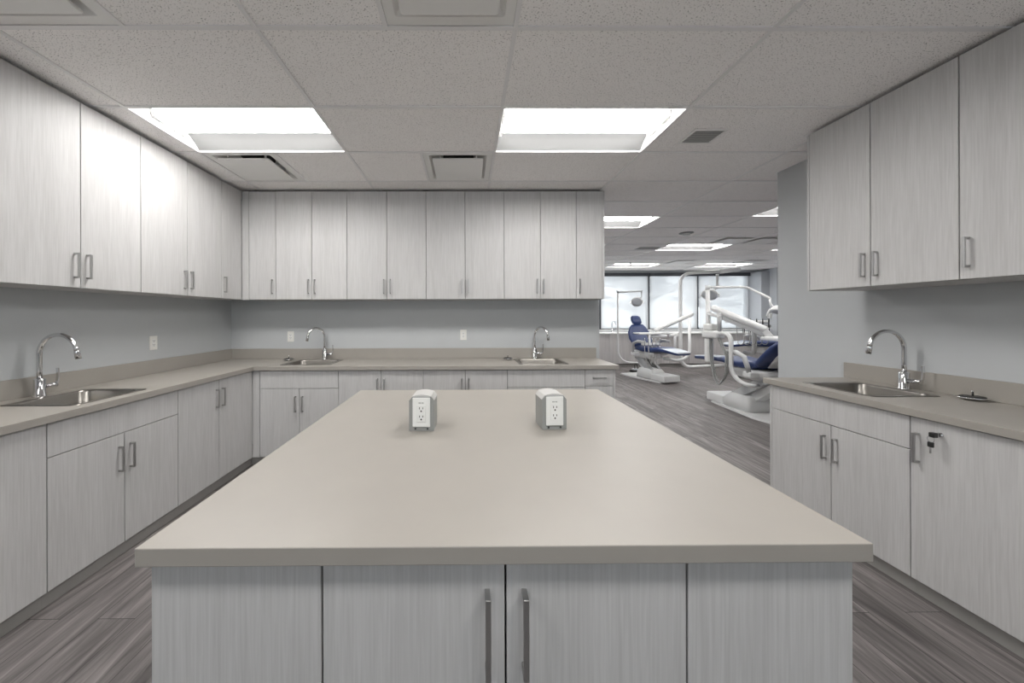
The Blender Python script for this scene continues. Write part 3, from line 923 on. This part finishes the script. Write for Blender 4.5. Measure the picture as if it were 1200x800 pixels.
def dental_chair(loc, rz, label, height=.78, back=55, leg_len=.62, bs=0.0):
    """local frame: +x towards the feet"""
    t = thing('dental_chair', (loc[0], loc[1], 0), label, 'dental chair', 'navy dental chairs in the clinic', rz)
    # base plate
    bm = B(); loft(bm, [[Vector((x + bs, y, z)) for x, y in ((.40, .20), (.10, .24), (-.55, .30), (-.85, .24), (-.85, -.24), (-.55, -.30), (.10, -.24), (.40, -.20))] for z in (.0005, .03)], True, True, False)
    bmesh.ops.bevel(bm, geom=[e for e in bm.edges if e.verts[0].co.z > .02 and e.verts[1].co.z > .02], offset=.01, segments=2, affect='EDGES')
    obj('base_plate', bm, M['dental'], t, local=True)
    # utility box at the foot end
    bm = B(); box(bm, bs + .12, bs + .50, -.21, .21, .031, .17, .018, 2); obj('utility_box', bm, M['dental'], t, local=True)
    # lift housing: tapered body
    bm = B()
    loft(bm, [rrect(bs - .10, 0, .26, .20, .05, .031), rrect(bs - .10, 0, .255, .195, .06, .16), rrect(bs - .12, 0, .20, .17, .07, .24), rrect(bs - .14, 0, .12, .12, .07, .27)], True, True)
    obj('lift_housing', bm, M['dental'], t, local=True)
    # two sloping lift arms
    zt = height - .22
    for sy in (-.105, .105):
        bm = B(); rect_tube(bm, [(bs + .02, sy, .19), (-.38, sy, zt - .02)], .07, .13); obj('lift_arm', bm, M['dental2'], t, local=True)
    bm = B(); rect_tube(bm, [(bs - .16, 0, .16), (-.46, 0, zt - .05)], .15, .15); obj('lift_cover', bm, M['dental'], t, local=True)
    # seat undercarriage
    bm = B()
    loft(bm, [rrect(-.22, 0, .26, .16, .06, zt - .06), rrect(-.15, 0, .34, .21, .06, zt + .05), rrect(-.12, 0, .34, .23, .06, zt + .10)], True, True)
    obj('seat_shell', bm, M['dental'], t, local=True)
    # seat and leg rest: one long pad
    zs = height - .055
    bm = B()
    cushion(bm, [(-.34, zs + .02), (-.30, zs + .01), (-.1, zs - .012), (.15, zs - .01), (.30, zs + .012), (.5, zs), (.25 + leg_len - .04, zs - .035), (.25 + leg_len, zs - .04)],
            [.50, .54, .56, .54, .50, .44, .38, .34], [.10, .12, .13, .12, .11, .085, .07, .05])
    obj('seat', bm, M['navy'], t, local=True)
    bm = B()
    cushion(bm, [(.40, zs + .046), (.5, zs + .034), (.25 + leg_len - .06, zs - .006), (.25 + leg_len + .006, zs - .02)], [.40, .42, .385, .35], [.02, .026, .026, .04])
    obj('toe_cover', bm, M['clear'], t, local=True, label='clear vinyl toe cover')
    # back rest
    A = math.radians(180 - back)
    pv = (-.30, zs - .01)
    pts = rot_pts([(0, 0), (.08, .01), (.25, .035), (.42, .03), (.54, .01), (.60, -.005)], pv[0], pv[1], A)
    bm = B(); cushion(bm, pts, [.44, .52, .60, .58, .44, .34], [.08, .10, .10, .09, .075, .05]); obj('backrest', bm, M['navy'], t, local=True)
    pts = rot_pts([(.06, .075), (.3, .105), (.5, .07)], pv[0], pv[1], A)
    bm = B(); cushion(bm, pts, [.26, .36, .26], [.03, .05, .03]); obj('back_shell', bm, M['dental'], t, local=True)
    # head rest
    pts = rot_pts([(.50, .03), (.72, .03)], pv[0], pv[1], A)
    bm = B(); tube(bm, [(pts[0][0], 0, pts[0][1]), (pts[1][0], 0, pts[1][1])], .018, 10); obj('headrest_post', bm, M['dental2'], t, local=True)
    pts = rot_pts([(.59, -.01), (.63, -.012), (.71, -.012), (.79, -.012), (.83, -.01)], pv[0], pv[1], A)
    bm = B(); cushion(bm, pts, [.16, .24, .27, .25, .17], [.05, .08, .09, .08, .05]); obj('headrest', bm, M['navy'], t, local=True)
    # arm rests
    for s in (-1, 1):
        bm = B()
        tube(bm, [(-.30, s * .30, zs - .12), (-.31, s * .33, zs - .02), (-.26, s * .34, zs + .12), (-.12, s * .34, zs + .17), (.10, s * .34, zs + .165)], [.03, .032, .034, .036, .03], 10)
        obj('armrest', bm, M['dental2'], t, local=True)
        bm = B(); box(bm, -.36, -.22, s * .20, s * .335, zs - .17, zs - .09, .015, 2); obj('arm_bracket', bm, M['dental'], t, local=True)
    return t

chA = dental_chair((4.27, 7.75), math.atan2(-.972, .235), 'navy dental chair farthest left with raised back', .76, 66, .55)
chB = dental_chair((4.33, 5.15), PI / 2, 'navy dental chair nearest the camera, foot end towards the windows', .80, 46, .82, .2)
chC = dental_chair((6.90, 7.95), PI + .06, 'navy dental chair in the background behind the nearest one', .86, 12, .62)

def arc(p, c, q, n=8):
    p, c, q = Vector(p), Vector(c), Vector(q)
    return [p * (1 - u) ** 2 + c * 2 * u * (1 - u) + q * u ** 2 for u in [k / n for k in range(n + 1)]]

def lamp_head(parent, c, d, w=.16):
    """operatory lamp head: shell, bright reflector dish, two grips"""
    c = Vector(c); d = Vector(d).normalized()
    side = d.cross(Vector((0, 0, 1))).normalized()
    bm = B(); lathe(bm, [(.02, -.08), (w * .55, -.07), (w * .92, -.03), (w, .0), (w, .02), (w * .9, .022)], c, d, 24)
    h = obj('lamp_head', bm, M['dental'], parent)
    bm = B(); lathe(bm, [(w * .88, .0225), (w * .6, .024), (0, .025)], c, d, 24); obj('reflector', bm, M['alu'], h, label='grey mirrored reflector')
    for s in (-1, 1):
        bm = B(); q = c + side * s * (w + .004)
        tube(bm, [q - d * .03, q + side * s * .02 + d * .03, q + side * s * .02 + d * .10], .012, 8); obj('grip', bm, M['dental'], h)

Z = Vector((0, 0, 1))
# light of the left chair: slim post, straight arm
t = thing('dental_light', (3.95, 8.9, 0), 'dental lamp on the slim post at the far left before the first blind', 'dental lamp', 'dental lamps on white posts')
bm = B()
x0, y0 = 3.95, 8.9
tube(bm, [(x0 + .70, y0 - .35, .27)] + arc((x0 + .32, y0 - .14, .25), (x0, y0, .24), (x0, y0, .60)) + [(x0, y0, 1.2), (x0, y0, 2.06)], .023, 12)
obj('post', bm, M['dental'], t)
bm = B(); tube(bm, [(x0, y0, 2.0605), (x0, y0, 2.12)], .026, 10); tube(bm, [(x0 - .01, y0, 2.075), (x0 + .61, y0 - .05, 2.10)], .021, 10); tube(bm, [(x0 + .60, y0 - .05, 2.115), (x0 + .60, y0 - .05, 1.95), (x0 + .54, y0 - .08, 1.90)], .018, 10)
obj('arm', bm, M['dental2'], t)
lamp_head(t, (x0 + .45, y0 - .10, 1.82), (-.35, -.75, -.55), .135)

# tall overhead light of the background chair
t = thing('dental_light', (5.34, 8.5, 0), 'dental lamp hanging from the tall hooped white post', 'dental lamp', 'dental lamps on white posts')
x0, y0 = 5.34, 8.5
bm = B()
tube(bm, [(6.35, 8.25, .26), (5.8, 8.42, .20)] + arc((5.62, y0, .18), (x0, y0, .16), (x0, y0, .52)) + [(x0, y0, 1.3)] + arc((x0, y0, 2.26), (x0, y0, 2.52), (x0 + .34, y0, 2.53)) + [(x0 + 1.0, y0, 2.56)], .040, 14)
obj('post', bm, M['dental'], t)
bm = B(); tube(bm, [(x0 + .98, y0, 2.56), (x0 + 1.0, y0, 2.561), (x0 + 1.43, y0 - .05, 2.60), (x0 + 1.45, y0 - .05, 2.60)], [.04, .055, .055, .045], 14); obj('arm', bm, M['dental'], t)
bm = B(); c = Vector((x0 + .93, y0, 2.50))
tube(bm, [c, c - Z * .30, c + Vector((-.02, 0, -.31))], [.03, .028, .03], 10)
tube(bm, [c + Vector((.05, 0, -.31)), c + Vector((-.12, -.03, -.42))], [.03, .026], 10); obj('drop_arm', bm, M['dental2'], t)
lamp_head(t, (x0 + .70, y0 - .05, 1.98), (-.50, -.50, -.70), .175)

# delivery unit serving the left chair: bent tube, thick arm, instrument tray
t = thing('delivery_unit', (4.98, 7.6, 0), 'white delivery arm with instrument tray over the left dental chair', 'delivery unit', 'dental delivery units')
bm = B()
tube(bm, [(4.45, 7.72, .50)] + arc((4.66, 7.6, .46), (4.98, 7.6, .46), (4.98, 7.6, .72)) + [(4.98, 7.6, 1.42)], .031, 12); obj('post', bm, M['dental'], t)
bm = B(); tube(bm, [(5.05, 7.6, 1.50), (5.03, 7.6, 1.49), (4.32, 7.75, 1.14), (4.28, 7.76, 1.12)], [.035, .046, .05, .04], 14); obj('arm', bm, M['dental'], t)
bm = B(); box(bm, 3.86, 4.36, 7.62, 7.92, 1.035, 1.075, .015, 2); box(bm, 4.16, 4.52, 7.66, 7.88, .97, 1.03, .02, 2); obj('tray', bm, M['dental'], t)
bm = B(); rect_tube(bm, [(4.10, 7.66, 1.04), (4.08, 7.60, .86)], .05, .03); box(bm, 3.90, 4.32, 7.55, 7.63, .80, .855, .015, 2); obj('instrument_holder', bm, M['dental'], t)
for k in range(5):
    x = 3.94 + .085 * k
    bm = B(); lathe(bm, [(.006, -.06), (.010, 0), (.011, .10), (.007, .13)], (x, 7.54, .84), sides=8); obj('handpiece', bm, M['chrome'], t)
    bm = B(); tube(bm, [Vector((x, 7.54, .79))] + arc((x, 7.54, .72), (x + .02, 7.48, .18 + .05 * (k % 3)), (4.12 + .02 * k, 7.60, .45), 10) + [Vector((4.14 + .02 * k, 7.64, .78))], .008, 6); obj('hose', bm, M['lgrey_pl'], t)
bm = B(); tube(bm, arc((4.60, 7.72, 1.0), (4.86, 7.7, 1.08), (4.72, 7.7, .98), 6) + [(4.72, 7.7, .62)], .032, 10); obj('side_handle', bm, M['dental'], t)

# delivery unit of the nearest chair: hooped tube, head block, arm, tray, hoses
t = thing('delivery_unit', (3.97, 5.1, 0), 'white delivery arm with hoses over the nearest dental chair', 'delivery unit', 'dental delivery units')
bm = B()
tube(bm, [(4.16, 4.86, .45)] + arc((4.02, 4.78, .47), (3.95, 5.04, .47), (3.95, 5.08, .70)) + [(3.95, 5.08, 1.0)] + arc((3.95, 5.08, 1.08), (3.95, 5.09, 1.19), (3.95, 5.24, 1.19)) + [(3.95, 5.34, 1.18)], .029, 12)
obj('post', bm, M['dental'], t)
bm = B(); box(bm, 3.86, 4.04, 5.30, 5.60, 1.10, 1.22, .03, 3); obj('junction_block', bm, M['dental'], t)
bm = B(); box(bm, 3.90, 4.01, 5.50, 5.60, .70, 1.098, .03, 3); box(bm, 3.88, 4.02, 5.42, 5.60, 1.221, 1.33, .03, 3); obj('holder', bm, M['plastic'], t)
bm = B(); tube(bm, [(3.96, 5.33, 1.20), (3.96, 5.33, 1.50)], .030, 12); obj('arm_support', bm, M['dental2'], t)
bm = B(); tube(bm, [(3.955, 5.47, 1.585), (3.96, 5.44, 1.575), (4.33, 4.93, 1.255), (4.34, 4.91, 1.245)], [.04, .05, .054, .042], 14); tube(bm, [(3.95, 5.58, 1.50), (3.96, 5.30, 1.44)], .028, 10); obj('arm', bm, M['dental'], t)
bm = B(); rect_tube(bm, [(3.99, 5.36, 1.44), (4.32, 4.92, 1.18)], .06, .05); obj('arm_cover', bm, M['dental2'], t)
bm = B(); box(bm, 4.28, 4.80, 4.66, 4.96, 1.10, 1.16, .02, 2); rect_tube(bm, [(4.33, 4.93, 1.24), (4.38, 4.88, 1.13)], .10, .07); obj('tray', bm, M['dental'], t)
bm = B(); box(bm, 4.30, 4.78, 4.58, 4.66, 1.02, 1.09, .015, 2); obj('instrument_holder', bm, M['dental2'], t)
for k in range(4):
    x = 4.36 + .11 * k
    bm = B(); lathe(bm, [(.007, -.10), (.011, 0), (.012, .10), (.008, .14)], (x, 4.575, 1.05), sides=8); obj('handpiece', bm, M['chrome'], t)
for k, (dx, zl) in enumerate(((0, .33), (.03, .40))):
    bm = B(); tube(bm, arc((3.90 + dx, 5.46, 1.14), (3.86 + dx, 5.40, .75), (3.86 + dx, 5.34, .60), 6) + arc((3.86 + dx, 5.34, .58), (3.86 + dx, 5.22, zl - .10), (3.88 + dx, 5.10, .60), 10)[1:] + [(3.90 + dx, 5.12, .85), (3.93 + dx, 5.32, 1.12)], .011, 8)
    obj('hose', bm, M['grey_pl'], t)

# light of the nearest chair
t = thing('dental_light', (3.95, 5.58, 0), 'dental lamp on the long arm reaching to the right wall end', 'dental lamp', 'dental lamps on white posts')
bm = B(); tube(bm, [(3.95, 5.55, 1.225), (3.95, 5.56, 1.27), (3.95, 5.57, 1.88)], .032, 12); obj('post', bm, M['dental'], t)
bm = B()
tube(bm, [(3.95, 5.57, 1.885), (3.95, 5.57, 1.95)], .036, 12)
tube(bm, [(3.92, 5.57, 1.925), (4.50, 5.52, 1.923)], .018, 10)
tube(bm, [(4.44, 5.525, 1.923), (4.53, 5.49, 1.915), (4.74, 5.32, 1.735), (4.745, 5.31, 1.72)], .019, 10)
tube(bm, [(4.745, 5.315, 1.735), (4.75, 5.31, 1.64), (4.78, 5.29, 1.58)], .016, 8); obj('arm', bm, M['dental'], t)
lamp_head(t, (4.80, 5.25, 1.535), (-.35, -.2, -.9), .085)

# instrument tray of the background chair
t = thing('delivery_unit', (6.35, 7.5, 0), 'distant white instrument tray on a post behind the nearest chair', 'delivery unit', 'dental delivery units')
bm = B(); tube(bm, [(6.45, 7.88, .60)] + arc((6.40, 7.62, .60), (6.35, 7.5, .60), (6.35, 7.5, .80)) + [(6.35, 7.5, 1.30)], .045, 12); obj('post', bm, M['dental2'], t)
bm = B(); box(bm, 5.80, 6.50, 7.30, 7.65, 1.30, 1.35, .015, 2); obj('tray', bm, M['dental'], t)
bm = B(); box(bm, 5.82, 6.46, 7.20, 7.30, 1.20, 1.27, .015, 2); box(bm, 6.1, 6.2, 7.29, 7.33, 1.22, 1.32); obj('instrument_holder', bm, M['dental2'], t)
for k in range(5):
    x = 5.88 + .13 * k
    bm = B(); lathe(bm, [(.008, -.14), (.012, 0), (.013, .10), (.009, .15)], (x, 7.195, 1.24), sides=8); obj('handpiece', bm, M['dark'], t)
    bm = B(); tube(bm, [(x, 7.195, 1.10)] + arc((x, 7.195, 1.0), (x, 7.2, .78), (x + .03, 7.4, .85), 8) + [(x + .03, 7.45, 1.295)], .008, 6); obj('hose', bm, M['grey_pl'], t)

# foot control
t = thing('foot_control', (4.38, 8.85, 0), 'black foot control on the floor beside the left dental chair', 'foot pedal')
bm = B(); lathe(bm, [(.14, .0005), (.145, .03), (.13, .05), (.05, .058), (0, .058)], (4.38, 8.85, 0), sides=24); obj('base', bm, M['black'], t)
bm = B(); lathe(bm, [(.085, .059), (.09, .075), (.07, .085), (0, .086)], (4.38, 8.85, 0), sides=20); obj('pedal', bm, M['alu'], t)
bm = B(); tube(bm, arc((4.36, 8.83, .066), (4.33, 8.83, .28), (4.43, 8.85, .17), 8) + [(4.44, 8.85, .07)], .009, 8); obj('loop_handle', bm, M['dark'], t)

# ------------------------------------------------------------------ outdoors seen through the blinds
bm = B(); box(bm, -30, 60, 10.62, 70, -.9, -.8); box(bm, -30, 60, -60, -4.4, -.9, -.8); o = obj('ground', bm, M['snow']); o['kind'] = 'structure'  # snow behind the camera is unseen, added to bounce daylight up to the ceiling
def tree(x, y, h, label):
    t = thing('bare_tree', (x, y, -.8), label, 'tree', 'bare trees outside the windows')
    bm = B(); tube(bm, [(x, y, -.8), (x + .1, y, h * .4), (x, y, h)], [.22, .16, .04], 8); obj('trunk', bm, M['bark'], t)
    bm = B()
    for k in range(60):
        z = h * (.22 + .72 * random.random()); a = random.random() * 2 * PI; L = h * .30 * (1.05 - z / h) + .5
        p = Vector((x + .05, y, z)); q = p + Vector((math.cos(a) * L, math.sin(a) * L * .6, L * (.15 + .4 * random.random())))
        tube(bm, [p, (p + q) / 2 + Vector((0, 0, .12)), q], [.11, .09, .04], 5)
        for s in range(4):
            u = .3 + .65 * random.random(); b0 = p.lerp(q, u); a2 = a + random.uniform(-1, 1)
            tube(bm, [b0, b0 + Vector((math.cos(a2) * .7, math.sin(a2) * .5, random.uniform(-.2, .5)))], [.06, .03], 4)
    obj('branches', bm, M['bark'], t)
for x, y, h, l in ((10.8, 22, 7.5, 'bare tree outside behind the second blind from the right'), (17.0, 24, 8.0, 'bare tree outside behind the right blind'),
                   (13.8, 27, 9, 'bare tree outside between the two right blinds'), (20.5, 29, 8, 'bare tree outside near the right window edge')):
    tree(x, y, h, l)

# ------------------------------------------------------------------ world, camera, view
w = bpy.data.worlds.new('overcast'); S.world = w; w.use_nodes = True
bg = w.node_tree.nodes['Background']
tc = w.node_tree.nodes.new('ShaderNodeTexCoord'); sp = w.node_tree.nodes.new('ShaderNodeSeparateXYZ'); rp = w.node_tree.nodes.new('ShaderNodeValToRGB')
w.node_tree.links.new(tc.outputs['Generated'], sp.inputs[0]); w.node_tree.links.new(sp.outputs['Z'], rp.inputs[0]); w.node_tree.links.new(rp.outputs[0], bg.inputs['Color'])
rp.color_ramp.elements[0].color = (.975, .985, 1, 1); rp.color_ramp.elements[1].color = (.93, .965, 1, 1)
bg.inputs['Strength'].default_value = 1.05

cd = bpy.data.cameras.new('camera'); cam = bpy.data.objects.new('camera', cd); COL.objects.link(cam)
cam.location = (0, 0, CAM)
cam.rotation_euler = (PI / 2, .003, -.006)
cd.sensor_fit = 'HORIZONTAL'; cd.sensor_width = 36; cd.lens = 36 * 400 / 1200
cd.shift_x = (600 - 549.4) / 1200; cd.shift_y = (370 - 400) / 1200
cd.clip_start = .02; cd.clip_end = 200
S.camera = cam
vs = S.view_settings
vs.view_transform = 'Standard'; vs.look = 'None'; vs.gamma = 1.0; vs.exposure = 1.46
vs.use_curve_mapping = False
S.cycles.use_denoising = True
S.cycles.max_bounces = 14; S.cycles.diffuse_bounces = 10; S.cycles.transparent_max_bounces = 12
S.cycles.sample_clamp_indirect = 6
